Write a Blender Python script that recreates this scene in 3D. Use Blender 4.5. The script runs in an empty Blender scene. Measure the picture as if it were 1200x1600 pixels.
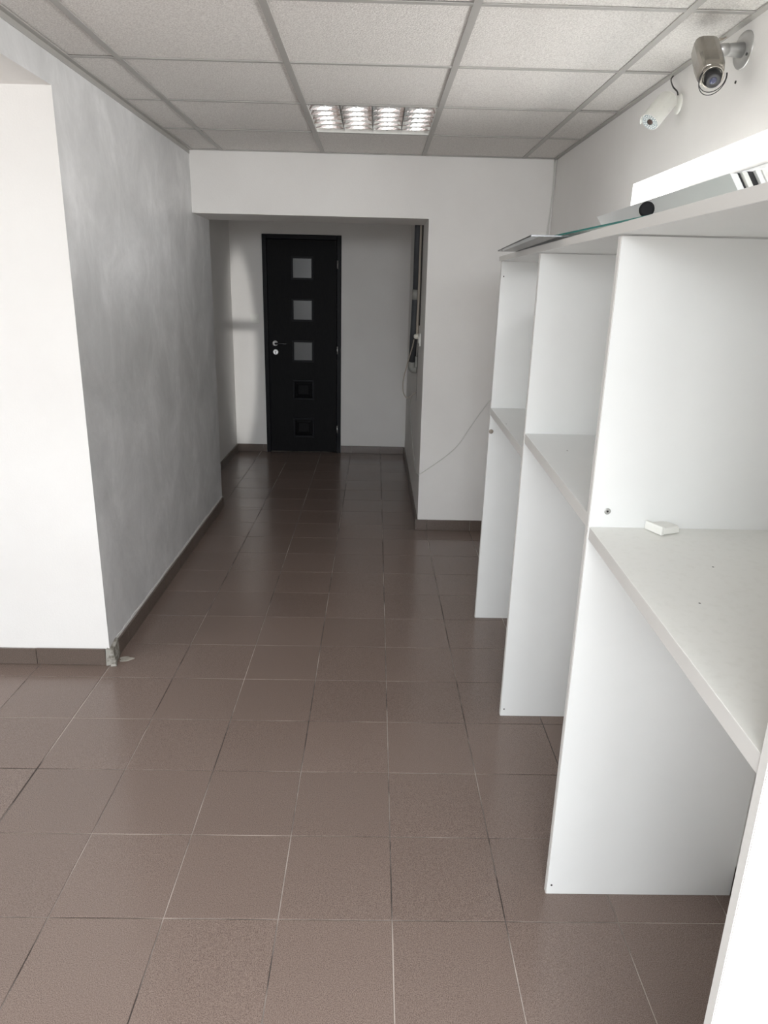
import bpy, bmesh, math, random
from mathutils import Vector, Matrix, Euler
random.seed(7)
C = bpy.context.scene.collection
SC = bpy.context.scene

# ------------------------------------------------------------------ camera
cam_d = bpy.data.cameras.new('camera'); cam = bpy.data.objects.new('camera', cam_d); C.objects.link(cam)
cam_d.sensor_fit = 'VERTICAL'; cam_d.sensor_height = 36; cam_d.lens = 1112.534 * 36 / 1600
cam_d.clip_start = 0.02
yaw, pitch, roll = 0.0171873911, 0.303250804, 0.0236355251
cp = Vector((-0.0727206, -1.48328855, 1.60220669))
F = Vector((math.sin(yaw)*math.cos(pitch), math.cos(yaw)*math.cos(pitch), -math.sin(pitch)))
r0 = Vector((math.cos(yaw), -math.sin(yaw), 0)); u0 = r0.cross(F)
Rr = r0*math.cos(roll) + u0*math.sin(roll); Uu = -r0*math.sin(roll) + u0*math.cos(roll)
cam.matrix_world = Matrix(((Rr.x, Uu.x, -F.x, cp.x), (Rr.y, Uu.y, -F.y, cp.y), (Rr.z, Uu.z, -F.z, cp.z), (0, 0, 0, 1)))
SC.camera = cam

# ------------------------------------------------------------------ world, lights, exposure
SKY = (0.86, 0.93, 1.0); GROUND = (0.62, 0.585, 0.54); WORLD_STRENGTH = 2.8
w = bpy.data.worlds.new('World'); SC.world = w; w.use_nodes = True
wn = w.node_tree.nodes; wl = w.node_tree.links; wn.clear()
bg = wn.new('ShaderNodeBackground'); wo = wn.new('ShaderNodeOutputWorld')
tc = wn.new('ShaderNodeTexCoord'); sx = wn.new('ShaderNodeSeparateXYZ'); rp = wn.new('ShaderNodeValToRGB')
mr = wn.new('ShaderNodeMapRange'); mr.inputs['From Min'].default_value = -1; mr.inputs['From Max'].default_value = 1
wl.new(tc.outputs['Generated'], sx.inputs[0]); wl.new(sx.outputs['Z'], mr.inputs['Value']); wl.new(mr.outputs[0], rp.inputs[0])
rp.color_ramp.elements[0].position = 0.47; rp.color_ramp.elements[0].color = (*GROUND, 1)
rp.color_ramp.elements[1].position = 0.53; rp.color_ramp.elements[1].color = (*SKY, 1)
wl.new(rp.outputs[0], bg.inputs['Color']); bg.inputs['Strength'].default_value = WORLD_STRENGTH; wl.new(bg.outputs[0], wo.inputs[0])

def area(name, loc, direction, sx_, sy_, energy, color=(1, 1, 1), portal=False, spread=math.pi):
    l = bpy.data.lights.new(name, 'AREA'); l.shape = 'RECTANGLE'; l.size = sx_; l.size_y = sy_; l.energy = energy; l.color = color; l.spread = spread
    o = bpy.data.objects.new(name, l); C.objects.link(o); o.location = loc
    o.rotation_euler = Vector(direction).to_track_quat('-Z', 'Y').to_euler()
    if portal: l.cycles.is_portal = True
    return o
YFRONT = -2.6
LSKY, LFRONT, LLEFT, LWIN, LWINUP = 128, 26, 26, 49, 28
area('shopfront_portal', (-.05, YFRONT+.04, 1.2), (0, 1, 0), 2.0, 2.2, 1, portal=True)
area('side_window_portal', (1.30, 1.15, 1.87), (-1, 0, 0), 1.3, .34, 1, portal=True)
# daylight through the shopfront behind the viewpoint: street level and open sky
area('shopfront_daylight', (-.05, YFRONT-.25, 1.25), (0, 1, 0), 1.9, 2.1, LFRONT, (0.965, 0.98, 1.0))
area('shopfront_skylight', (-.05, YFRONT-.30, 2.15), (0, 1, -1.1), 1.9, 1.0, LSKY, (0.94, 0.97, 1.0), spread=math.radians(130))
# added fill light from the left, through the window put into the unseen side room
area('side_room_fill', (-3.52, -.6, 1.45), (1, 0, -.05), 2.2, 1.5, LLEFT, (0.97, 0.985, 1.0))
# light through the small window over the shelving
area('side_window_daylight', (1.60, 1.15, 1.92), (-1, 0, -.05), 1.15, .40, LWIN, (1.0, 0.99, 0.98))
area('side_window_bounce', (1.62, 1.05, 1.55), (-1, 0.05, .75), 1.1, .35, LWINUP, (1.0, 0.985, 0.96))
# sun glints thrown back by something outside, running in through the shopfront to the end of the hall
def spot(name, loc, target, energy, size, blend, sxy, color=(1, 0.98, 0.95), radius=0.01):
    l = bpy.data.lights.new(name, 'SPOT'); l.energy = energy; l.spot_size = size; l.spot_blend = blend; l.color = color; l.shadow_soft_size = radius
    o = bpy.data.objects.new(name, l); C.objects.link(o); o.location = loc
    o.rotation_euler = (Vector(target) - Vector(loc)).to_track_quat('-Z', 'Y').to_euler()
    o.scale = (sxy[0], sxy[1], 1)
    return o
spot('hall_glint', (1.88, -12.0, 2.1), (-1.385, 5.63, .98), 3800, math.radians(6.6), 0.4, (0.16, 1.0, 1), radius=.04)

SC.view_settings.view_transform = 'Standard'; SC.view_settings.look = 'None'
SC.view_settings.exposure = 0.03; SC.view_settings.gamma = 1; SC.view_settings.use_curve_mapping = False
SC.cycles.max_bounces = 10; SC.cycles.diffuse_bounces = 7; SC.cycles.glossy_bounces = 4
SC.cycles.sample_clamp_indirect = 6

# ------------------------------------------------------------------ materials
def mat(name, col, rough=0.5, metal=0.0, spec=0.5, noise=None, bump=None, rnd=0.0, coat=0):
    """noise=(scale, col2, (lo,hi), stretch), bump=(scale, strength, distance)"""
    m = bpy.data.materials.new(name); m.use_nodes = True; nt = m.node_tree; N = nt.nodes; L = nt.links
    p = N['Principled BSDF']; p.inputs['Base Color'].default_value = (*col, 1); p.inputs['Roughness'].default_value = rough
    p.inputs['Metallic'].default_value = metal; p.inputs['Specular IOR Level'].default_value = spec
    if coat: p.inputs['Coat Weight'].default_value = coat; p.inputs['Coat Roughness'].default_value = 0.1
    geo = N.new('ShaderNodeNewGeometry')
    out = None
    if noise:
        sc, c2, (lo, hi), st = noise
        mp = N.new('ShaderNodeMapping'); mp.inputs['Scale'].default_value = st
        L.new(geo.outputs['Position'], mp.inputs[0])
        n = N.new('ShaderNodeTexNoise'); n.inputs['Scale'].default_value = sc; n.inputs['Detail'].default_value = 5; n.inputs['Roughness'].default_value = .6
        L.new(mp.outputs[0], n.inputs['Vector'])
        r = N.new('ShaderNodeValToRGB'); r.color_ramp.elements[0].position = lo; r.color_ramp.elements[1].position = hi
        r.color_ramp.elements[0].color = (*col, 1); r.color_ramp.elements[1].color = (*c2, 1)
        L.new(n.outputs['Fac'], r.inputs[0]); out = r.outputs[0]; L.new(out, p.inputs['Base Color'])
    if rnd:
        oi = N.new('ShaderNodeObjectInfo'); m2 = N.new('ShaderNodeMapRange')
        m2.inputs['To Min'].default_value = 1 - rnd; m2.inputs['To Max'].default_value = 1 + rnd
        L.new(oi.outputs['Random'], m2.inputs['Value'])
        h = N.new('ShaderNodeHueSaturation'); L.new(m2.outputs[0], h.inputs['Value'])
        if out: L.new(out, h.inputs['Color'])
        else: h.inputs['Color'].default_value = (*col, 1)
        L.new(h.outputs[0], p.inputs['Base Color'])
    if bump:
        bs, bst, bd = bump
        n2 = N.new('ShaderNodeTexNoise'); n2.inputs['Scale'].default_value = bs; n2.inputs['Detail'].default_value = 4
        L.new(geo.outputs['Position'], n2.inputs['Vector'])
        b = N.new('ShaderNodeBump'); b.inputs['Strength'].default_value = bst; b.inputs['Distance'].default_value = bd
        L.new(n2.outputs['Fac'], b.inputs['Height']); L.new(b.outputs[0], p.inputs['Normal'])
    return m

M = {}
M['paint'] = mat('white wall paint', (0.765, 0.75, 0.73), 0.6, spec=0.3, noise=(1.5, (0.805, 0.795, 0.775), (.35, .65), (1, 1, 1)), bump=(140, .25, .002))
M['paint_hall'] = M['paint']
M['ceil'] = mat('mineral fibre', (0.63, 0.605, 0.58), 0.85, spec=0.2, noise=(230, (0.82, 0.80, 0.77), (.40, .58), (1, 1, 1)), bump=(170, .7, .004), rnd=.02)
M['tbar'] = mat('ceiling rail enamel', (0.40, 0.39, 0.37), 0.45)
M['void'] = mat('dark ceiling void', (0.05, 0.05, 0.05), 0.9)
M['melamine'] = mat('white melamine', (0.785, 0.795, 0.785), 0.32, spec=0.45, noise=(3, (0.765, 0.775, 0.765), (.4, .6), (1, 1, 1)), bump=(400, .04, .0005))
M['melamine_warm'] = mat('off white melamine', (0.78, 0.78, 0.745), 0.3, spec=0.45, noise=(60, (0.74, 0.74, 0.70), (.5, .75), (1, 1, 1)))
M['edge'] = mat('edge banding', (0.655, 0.645, 0.62), 0.45)
M['darkline'] = mat('bare chipboard line', (0.30, 0.26, 0.22), 0.8)
M['doorblk'] = mat('black door foil', (0.0045, 0.0048, 0.006), 0.6, spec=0.15, noise=(30, (0.008, 0.008, 0.009), (.4, .6), (8, 8, .6)))
M['doorjamb'] = mat('black door frame', (0.004, 0.0045, 0.007), 0.5, spec=0.2)
M['chrome'] = mat('chrome', (0.72, 0.72, 0.72), 0.12, metal=1)
M['bright'] = mat('bright brushed chrome', (0.92, 0.92, 0.92), 0.42, metal=.55)
M['satin'] = mat('satin silver metal', (0.55, 0.55, 0.54), 0.36, metal=0.85)
M['nickel'] = mat('brownish nickel housing', (0.36, 0.335, 0.30), 0.2, metal=0.9)
M['matt_black'] = mat('matt black cap', (0.010, 0.010, 0.011), 0.75, spec=0.15)
M['white_pl'] = mat('white plastic', (0.80, 0.80, 0.76), 0.35)
M['shield'] = mat('camera shield enamel', (0.66, 0.66, 0.62), 0.4, noise=(45, (0.52, 0.52, 0.49), (.58, .72), (1, 1, 1)))
M['cream_pl'] = mat('cream plastic', (0.74, 0.72, 0.64), 0.4)
M['black_pl'] = mat('black plastic', (0.012, 0.012, 0.013), 0.3)
M['led'] = mat('led ring face', (0.25, 0.29, 0.30), 0.15, noise=(300, (0.55, 0.6, 0.62), (.45, .6), (1, 1, 1)))
M['lens'] = mat('camera lens', (0.02, 0.025, 0.07), 0.04, coat=1)
M['brown'] = mat('brown lens', (0.05, 0.028, 0.02), 0.1)
M['pipe'] = mat('grey pipe insulation', (0.058, 0.061, 0.066), 0.7)
M['pipe_l'] = mat('light grey pipe fitting', (0.27, 0.27, 0.25), 0.5)
M['beige'] = mat('beige cable sheath', (0.36, 0.32, 0.27), 0.6)
M['cable_w'] = mat('white cable sheath', (0.62, 0.62, 0.59), 0.5)
M['cable_d'] = mat('shaded dark gap', (0.03, 0.028, 0.026), 0.9)
M['mortar'] = mat('grey mortar', (0.36, 0.345, 0.31), 0.9, noise=(35, (0.17, 0.155, 0.13), (.45, .6), (1, 1, 1)), bump=(120, .6, .004))
M['mortar_l'] = mat('pale mortar', (0.42, 0.39, 0.34), 0.9, noise=(60, (0.32, 0.30, 0.26), (.4, .6), (1, 1, 1)))
M['teal'] = mat('teal glass edge', (0.02, 0.16, 0.14), 0.15)
M['darkedge'] = mat('dark glass edge', (0.012, 0.016, 0.018), 0.2)
M['pvc'] = mat('white window frame', (0.80, 0.81, 0.82), 0.3)
M['alu'] = mat('grey aluminium profile', (0.35, 0.35, 0.36), 0.4, metal=.5)
M['mirror'] = mat('louvre reflector', (0.95, 0.955, 0.96), 0.13, metal=1, bump=(14, .3, .004))
M['tube'] = mat('unlit fluorescent tube', (0.82, 0.84, 0.84), 0.25)
M['pane'] = mat('frosted grey pane', (0.07, 0.07, 0.073), 0.28, spec=0.5, bump=(40, .12, .002))
M['skirt'] = mat('skirting tile', (0.098, 0.074, 0.062), 0.35, noise=(260, (0.15, 0.117, 0.098), (.4, .62), (1, 1, 1)), rnd=.06)

def plaster():
    m = mat('grey decorative plaster', (0.33, 0.335, 0.335), 0.42, spec=0.4); N = m.node_tree.nodes; L = m.node_tree.links; p = N['Principled BSDF']
    g = N.new('ShaderNodeNewGeometry'); mp = N.new('ShaderNodeMapping'); mp.inputs['Scale'].default_value = (1, 1.25, 1.05); L.new(g.outputs['Position'], mp.inputs[0])
    a = N.new('ShaderNodeTexNoise'); a.inputs['Scale'].default_value = 2.6; a.inputs['Detail'].default_value = 9; a.inputs['Roughness'].default_value = .66; a.inputs['Distortion'].default_value = .35
    L.new(mp.outputs[0], a.inputs['Vector'])
    r = N.new('ShaderNodeValToRGB'); e = r.color_ramp.elements; e[0].position = .30; e[0].color = (0.56, 0.565, 0.565, 1); e[1].position = .72; e[1].color = (0.82, 0.825, 0.83, 1)
    k = e.new(.50); k.color = (0.665, 0.67, 0.672, 1)
    L.new(a.outputs['Fac'], r.inputs[0]); L.new(r.outputs[0], p.inputs['Base Color'])
    rr = N.new('ShaderNodeMapRange'); rr.inputs['To Min'].default_value = .55; rr.inputs['To Max'].default_value = .30; L.new(a.outputs['Fac'], rr.inputs['Value']); L.new(rr.outputs[0], p.inputs['Roughness'])
    b = N.new('ShaderNodeBump'); b.inputs['Strength'].default_value = .35; b.inputs['Distance'].default_value = .004
    a2 = N.new('ShaderNodeTexNoise'); a2.inputs['Scale'].default_value = 22; a2.inputs['Detail'].default_value = 6; L.new(mp.outputs[0], a2.inputs['Vector'])
    L.new(a2.outputs['Fac'], b.inputs['Height']); L.new(b.outputs[0], p.inputs['Normal'])
    return m
M['plaster'] = plaster()

def floor_tile_mat():
    m = mat('brown porcelain floor tile', (0.2, 0.16, 0.14), 0.2, spec=0.5); N = m.node_tree.nodes; L = m.node_tree.links; p = N['Principled BSDF']
    g = N.new('ShaderNodeNewGeometry')
    a = N.new('ShaderNodeTexNoise'); a.inputs['Scale'].default_value = 420; a.inputs['Detail'].default_value = 2; a.inputs['Roughness'].default_value = .85; L.new(g.outputs['Position'], a.inputs['Vector'])
    r = N.new('ShaderNodeValToRGB'); e = r.color_ramp.elements; e[0].position = .33; e[0].color = (0.092, 0.064, 0.052, 1); e[1].position = .67; e[1].color = (0.275, 0.210, 0.180, 1)
    L.new(a.outputs['Fac'], r.inputs[0])
    oi = N.new('ShaderNodeObjectInfo'); mr_ = N.new('ShaderNodeMapRange'); mr_.inputs['To Min'].default_value = .95; mr_.inputs['To Max'].default_value = 1.05; L.new(oi.outputs['Random'], mr_.inputs['Value'])
    h = N.new('ShaderNodeHueSaturation'); L.new(mr_.outputs[0], h.inputs['Value']); L.new(r.outputs[0], h.inputs['Color']); L.new(h.outputs[0], p.inputs['Base Color'])
    s = N.new('ShaderNodeTexNoise'); s.inputs['Scale'].default_value = 2.2; s.inputs['Detail'].default_value = 4; L.new(g.outputs['Position'], s.inputs['Vector'])
    rr = N.new('ShaderNodeMapRange'); rr.inputs['From Min'].default_value = .3; rr.inputs['From Max'].default_value = .7
    rr.inputs['To Min'].default_value = .16; rr.inputs['To Max'].default_value = .27; L.new(s.outputs['Fac'], rr.inputs['Value']); L.new(rr.outputs[0], p.inputs['Roughness'])
    b = N.new('ShaderNodeBump'); b.inputs['Strength'].default_value = .03; b.inputs['Distance'].default_value = .0005; L.new(a.outputs['Fac'], b.inputs['Height']); L.new(b.outputs[0], p.inputs['Normal'])
    return m
M['floor'] = floor_tile_mat()
M['grout'] = mat('floor grout', (0.05, 0.04, 0.035), 0.9, noise=(2.0, (0.42, 0.36, 0.32), (.43, .60), (1, 1, 1)))

def glass(name, tint=(1, 1, 1), refl=1.0):
    m = bpy.data.materials.new(name); m.use_nodes = True; N = m.node_tree.nodes; L = m.node_tree.links; N.clear()
    o = N.new('ShaderNodeOutputMaterial'); t = N.new('ShaderNodeBsdfTransparent'); t.inputs[0].default_value = (*tint, 1)
    g = N.new('ShaderNodeBsdfGlossy'); g.inputs['Roughness'].default_value = 0.02
    fr = N.new('ShaderNodeFresnel'); fr.inputs['IOR'].default_value = 1.45
    mu = N.new('ShaderNodeMath'); mu.operation = 'MULTIPLY'; mu.inputs[1].default_value = refl; mu.use_clamp = True; L.new(fr.outputs[0], mu.inputs[0])
    ge = N.new('ShaderNodeNewGeometry'); m1 = N.new('ShaderNodeMath'); m1.operation = 'SUBTRACT'; m1.inputs[0].default_value = 1; L.new(ge.outputs['Backfacing'], m1.inputs[1])
    m3 = N.new('ShaderNodeMath'); m3.operation = 'MULTIPLY'; L.new(mu.outputs[0], m3.inputs[0]); L.new(m1.outputs[0], m3.inputs[1]); mu = m3
    mx = N.new('ShaderNodeMixShader'); L.new(mu.outputs[0], mx.inputs[0]); L.new(t.outputs[0], mx.inputs[1]); L.new(g.outputs[0], mx.inputs[2]); L.new(mx.outputs[0], o.inputs[0])
    return m
M['glass'] = glass('clear window glass')
M['glass_green'] = glass('clear sheet glass', (0.88, 0.95, 0.93))
M['glass_dark'] = glass('smoked sheet glass', (0.40, 0.41, 0.42))

# ------------------------------------------------------------------ mesh helpers
class MB:
    def __init__(s): s.bm = bmesh.new(); s.mats = []
    def mi(s, m):
        if m is None: return 0
        if m not in s.mats: s.mats.append(m)
        return s.mats.index(m)
    def hexa(s, P, m=None, face_m=None):
        """P: 8 points, bottom 4 ccw then top 4 ccw. face_m: dict of bottom,top,front(-y),right(+x),back,left -> material"""
        v = [s.bm.verts.new(p) for p in P]; k = s.mi(m)
        F_ = {'bottom': (3, 2, 1, 0), 'top': (4, 5, 6, 7), 'front': (0, 1, 5, 4), 'right': (1, 2, 6, 5), 'back': (2, 3, 7, 6), 'left': (3, 0, 4, 7)}
        for n, f in F_.items():
            fc = s.bm.faces.new([v[i] for i in f]); fc.material_index = k
            if face_m and n in face_m: fc.material_index = s.mi(face_m[n])
        return s
    def box(s, x0, x1, y0, y1, z0, z1, m=None, face_m=None):
        return s.hexa([(x0, y0, z0), (x1, y0, z0), (x1, y1, z0), (x0, y1, z0), (x0, y0, z1), (x1, y0, z1), (x1, y1, z1), (x0, y1, z1)], m, face_m)
    def lathe(s, a, b, prof, n=24, m=None, cap=True, sq=0):
        """prof: list of (t along a->b in metres, radius). sq: squareness"""
        a = Vector(a); d = (Vector(b) - a).normalized(); q = d.to_track_quat('Z', 'Y'); k = s.mi(m); rings = []
        for t, r in prof:
            ring = []
            for i in range(n):
                th = 2*math.pi*(i+.5)/n; c, sn = math.cos(th), math.sin(th)
                if sq:
                    e = 1 - sq*.5; c2 = math.copysign(abs(c)**e, c); s2 = math.copysign(abs(sn)**e, sn)
                    c, sn = c2, s2
                ring.append(s.bm.verts.new(a + d*t + q @ Vector((c*r, sn*r, 0))))
            rings.append(ring)
        for j in range(len(rings)-1):
            for i in range(n):
                f = s.bm.faces.new((rings[j][i], rings[j][(i+1) % n], rings[j+1][(i+1) % n], rings[j+1][i])); f.material_index = k; f.smooth = not sq
        if cap:
            f = s.bm.faces.new(list(reversed(rings[0]))); f.material_index = k
            f = s.bm.faces.new(rings[-1]); f.material_index = k
        return s
    def cyl(s, a, b, r, n=20, m=None, r2=None):
        L_ = (Vector(b)-Vector(a)).length
        return s.lathe(a, b, [(0, r), (L_, r if r2 is None else r2)], n, m)
    def tube(s, pts, r, n=8, m=None):
        pts = [Vector(p) for p in pts]; k = s.mi(m); rings = []; up = None
        for i, p in enumerate(pts):
            d = (pts[min(i+1, len(pts)-1)] - pts[max(i-1, 0)]).normalized()
            if up is None: up = d.orthogonal().normalized()
            up = (up - d*up.dot(d)).normalized(); sd = d.cross(up)
            rings.append([s.bm.verts.new(p + (up*math.cos(2*math.pi*j/n) + sd*math.sin(2*math.pi*j/n))*r) for j in range(n)])
        for j in range(len(rings)-1):
            for i in range(n):
                f = s.bm.faces.new((rings[j][i], rings[j][(i+1) % n], rings[j+1][(i+1) % n], rings[j+1][i])); f.smooth = True; f.material_index = k
        s.bm.faces.new(list(reversed(rings[0]))).material_index = k; s.bm.faces.new(rings[-1]).material_index = k
        return s
    def quad(s, pts, m=None):
        f = s.bm.faces.new([s.bm.verts.new(p) for p in pts]); f.material_index = s.mi(m); return s
    def build(s, name, m=None, parent=None, bevel=0, shift=None):
        me = bpy.data.meshes.new(name)
        bmesh.ops.recalc_face_normals(s.bm, faces=s.bm.faces)
        if shift is not None: bmesh.ops.translate(s.bm, verts=s.bm.verts, vec=-Vector(shift))
        s.bm.to_mesh(me); s.bm.free()
        if s.mats:
            for q in s.mats: me.materials.append(q)
        if m and not s.mats: me.materials.append(m)
        o = bpy.data.objects.new(name, me); C.objects.link(o)
        if shift is not None: o.location = shift
        if parent: o.parent = parent
        if bevel:
            b = o.modifiers.new('bevel', 'BEVEL'); b.width = bevel; b.segments = 2; b.limit_method = 'ANGLE'; b.angle_limit = math.radians(40)
        return o
def spline(pts, n=8):
    pts = [Vector(p) for p in pts]; out = []
    P = [pts[0]*2 - pts[1]] + pts + [pts[-1]*2 - pts[-2]]
    for i in range(1, len(P)-2):
        for k in range(n):
            t = k/n; a, b, c, d = P[i-1], P[i], P[i+1], P[i+2]
            out.append(0.5*((2*b) + (c-a)*t + (2*a-5*b+4*c-d)*t*t + (3*b-a-3*c+d)*t**3))
    out.append(pts[-1]); return out
def tag(o, label, cat, group=None, kind=None):
    o['label'] = label; o['category'] = cat
    if group: o['group'] = group
    if kind: o['kind'] = kind
    return o
def struct(o, label, cat): o['kind'] = 'structure'; return tag(o, label, cat)
def empty(name, loc=(0, 0, 0)):
    o = bpy.data.objects.new(name, None); C.objects.link(o); o.location = loc; o.empty_display_size = .1; return o
def child_of(o, parent):
    """parent an object built in world coordinates to an empty placed at its base"""
    o.parent = parent; o.location = Vector(o.location) - Vector(parent.location); return o

H = 2.372          # ceiling
XL, YB, YF = -1.21, 3.24, 5.63
XS = -3.3
def xw(z): return 0.968 + 0.036*z/H        # the right wall leans out slightly

# ------------------------------------------------------------------ floor
S = 0.303; TH = 0.008
regions = [(XL, 1.0, YFRONT, YB), (XS, XL, YFRONT, 1.32), (XL, .245, YB, 3.70), (-1.455, .245, 3.70, YF)]
fb = MB()
for x0, x1, y0, y1 in regions: fb.box(x0, x1, y0, y1 + (.1 if y1 == YF else 0), -0.06, -0.0016, M['grout'])
floor = fb.build('floor'); struct(floor, 'brown speckled porcelain tile floor running from the shop into the dark hall', 'floor')
def tile_mesh(name, a, b, h, m, ch=0.0012):
    q = MB(); z0, z1 = -h, 0
    P = [(-a, -b), (a, -b), (a, b), (-a, b)]
    v0 = [q.bm.verts.new((x, y, z0)) for x, y in P]; v1 = [q.bm.verts.new((x, y, z1-ch*.5)) for x, y in P]
    v2 = [q.bm.verts.new((x-math.copysign(ch, x), y-math.copysign(ch, y), z1)) for x, y in P]
    for i in range(4):
        j = (i+1) % 4
        q.bm.faces.new((v0[i], v0[j], v1[j], v1[i])); q.bm.faces.new((v1[i], v1[j], v2[j], v2[i]))
    q.bm.faces.new(v2); q.bm.faces.new(list(reversed(v0)))
    me = bpy.data.meshes.new(name); q.bm.to_mesh(me); q.bm.free(); me.materials.append(m); return me
G = 0.0015
cache = {}
def clip(x0, x1, y0, y1):
    """largest piece of a tile inside the walked-on regions, per region rows merged where possible"""
    out = []
    for a0, a1, b0, b1 in regions:
        c0, c1, d0, d1 = max(x0, a0), min(x1, a1), max(y0, b0), min(y1, b1)
        if c1-c0 > .012 and d1-d0 > .012: out.append((c0, c1, d0, d1))
    return out
far_stuff = MB(); ntile = 0
for i in range(-11, 4):
    for j in range(-9, 19):
        x0, x1, y0, y1 = i*S, (i+1)*S, j*S, (j+1)*S
        pcs = clip(x0, x1, y0, y1)
        if not pcs: continue
        if len(pcs) > 1:
            # merge when the union is the bounding box
            X0 = min(p[0] for p in pcs); X1 = max(p[1] for p in pcs); Y0 = min(p[2] for p in pcs); Y1 = max(p[3] for p in pcs)
            if abs((X1-X0)*(Y1-Y0) - sum((p[1]-p[0])*(p[3]-p[2]) for p in pcs)) < 1e-5: pcs = [(X0, X1, Y0, Y1)]
        for p in pcs:
            if j < -2 or (i < -7):
                far_stuff.box(p[0]+G, p[1]-G, p[2]+G, p[3]-G, -TH, 0, M['floor']); continue
            a = round((p[1]-p[0])/2-G, 4); b = round((p[3]-p[2])/2-G, 4)
            if (a, b) not in cache: cache[(a, b)] = tile_mesh('floor_tile', a, b, TH, M['floor'])
            o = bpy.data.objects.new('floor_tile', cache[(a, b)]); C.objects.link(o); o.parent = floor
            o.location = ((p[0]+p[1])/2, (p[2]+p[3])/2, random.uniform(-.0005, 0)); o.rotation_euler = (random.uniform(-.0012, .0012), random.uniform(-.0012, .0012), 0)
            ntile += 1
fs = far_stuff.build('floor_tile_field', None, floor); fs['kind'] = 'stuff'
# pale smear of mortar on the tiles by the corner
sm = MB(); cx, cy = -1.160, 1.368
ring = []; top = []
for k in range(18):
    th = 2*math.pi*k/18; rr_ = 1+.18*math.sin(3*th+1)+.1*math.sin(5*th)
    ring.append(sm.bm.verts.new((cx+.030*rr_*math.cos(th), cy+.024*rr_*math.sin(th), 0.0))); top.append(sm.bm.verts.new((cx+.024*rr_*math.cos(th), cy+.019*rr_*math.sin(th), 0.0016)))
for k in range(18): sm.bm.faces.new((ring[k], ring[(k+1) % 18], top[(k+1) % 18], top[k]))
sm.bm.faces.new(top)
o = sm.build('mortar_smear', M['mortar_l'], floor); o['label'] = 'pale dried mortar smear on the tile by the wall corner'

# ------------------------------------------------------------------ walls
# left wall: grey plaster on the room side, white on the face towards the viewer
b = MB(); b.box(-1.455, XL, 1.32, 3.70, 0, H+.03, M['plaster'], {'front': M['paint'], 'back': M['paint'], 'left': M['paint']})
b.box(-1.455, XL, YFRONT, 1.32, 2.25, H+.03, M['plaster'], {'bottom': M['paint'], 'left': M['paint']})
struct(b.build('wall_left'), 'grey mottled decorative plaster wall with a header over the side opening', 'wall')
b = MB(); b.box(XS, -1.455, 1.32, 1.50, 0, H+.03, M['paint'])
struct(b.build('wall_left_return'), 'white painted wall face at the left edge beside the grey plaster', 'wall')
b = MB(); b.box(XS-.15, XS, YFRONT, -1.75, 0, H+.03, M['paint']); b.box(XS-.15, XS, .55, 1.5, 0, H+.03, M['paint'])
b.box(XS-.15, XS, -1.75, .55, 0, .70, M['paint']); b.box(XS-.15, XS, -1.75, .55, 2.2, H+.03, M['paint'])
struct(b.build('wall_side_room'), 'white outer wall of the side room', 'wall')
# end wall with the wide opening into the hall
b = MB(); b.box(XL, 1.06, YB, 3.70, 2.022, H+.03, M['paint']); b.box(.243, 1.06, YB, 3.70, 0, 2.022, M['paint'])
struct(b.build('wall_back'), 'white wall with a wide opening to the dark hall', 'wall')
b = MB(); b.box(.243, .40, 3.70, YF+.1, 0, H+.03, M['paint_hall'])
struct(b.build('wall_hall_right'), 'white right wall of the dark hall behind the pier', 'wall')
b = MB(); b.box(-1.60, -1.455, 3.70, YF+.1, 0, H+.03, M['paint_hall'])
struct(b.build('wall_hall_left'), 'white left wall of the dark hall', 'wall')
b = MB()
DX0, DX1, DZ = -1.152, -.407, 2.07
b.box(-1.455, DX0, YF, YF+.1, 0, H+.03); b.box(DX1, .243, YF, YF+.1, 0, H+.03); b.box(DX0, DX1, YF, YF+.1, DZ, H+.03); b.box(-1.6, .40, YF+.1, YF+.16, 0, H+.03)  # last box: unseen backing added to block sky light leaking round the door
struct(b.build('wall_hall_end', M['paint_hall']), 'white end wall of the hall around the black door', 'wall')
# right wall, slightly leaning, with the window opening
WY0, WY1, WZ0, WZ1 = .50, 1.775, 1.70, 2.047; WD = .34
b = MB()
def rw(y0, y1, z0, z1):
    X = 0.968 + WD + .01
    b.hexa([(xw(z0), y0, z0), (X, y0, z0), (X, y1, z0), (xw(z0), y1, z0), (xw(z1), y0, z1), (X, y0, z1), (X, y1, z1), (xw(z1), y1, z1)], M['paint'])
rw(YFRONT, WY0, 0, H+.03); rw(WY1, YB, 0, H+.03); rw(WY0, WY1, 0, WZ0); rw(WY0, WY1, WZ1, H+.03)
struct(b.build('wall_right'), 'white wall behind the shelving with two security cameras and a window', 'wall')
# front wall with shopfront
b = MB()
b.box(XS-.15, -1.05, YFRONT-.2, YFRONT, 0, 2.6); b.box(.95, 1.32, YFRONT-.2, YFRONT, 0, 2.6); b.box(-1.05, .95, YFRONT-.2, YFRONT, 2.3, 2.6)
struct(b.build('wall_front', M['paint']), 'white front wall framing the shop window behind the viewpoint', 'wall')

# shopfront window
wf = empty('window_1', (-.05, YFRONT-.1, 0)); struct(wf, 'wide shopfront window behind the viewpoint', 'window')
fbm = MB()
for x in (-1.05, -.075, .90): fbm.box(x, x+.05, YFRONT-.13, YFRONT-.07, .1, 2.3)
for z in (.0, 1.62, 2.25): fbm.box(-1.05, .95, YFRONT-.125, YFRONT-.075, z, z+(.1 if z == 0 else .05))
child_of(fbm.build('window_frame', M['alu']), wf)
for x in (-1.0, -.025):
    child_of(MB().box(x, x+.925, YFRONT-.105, YFRONT-.099, .1, 2.25).build('glass_pane', M['glass']), wf)
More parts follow.
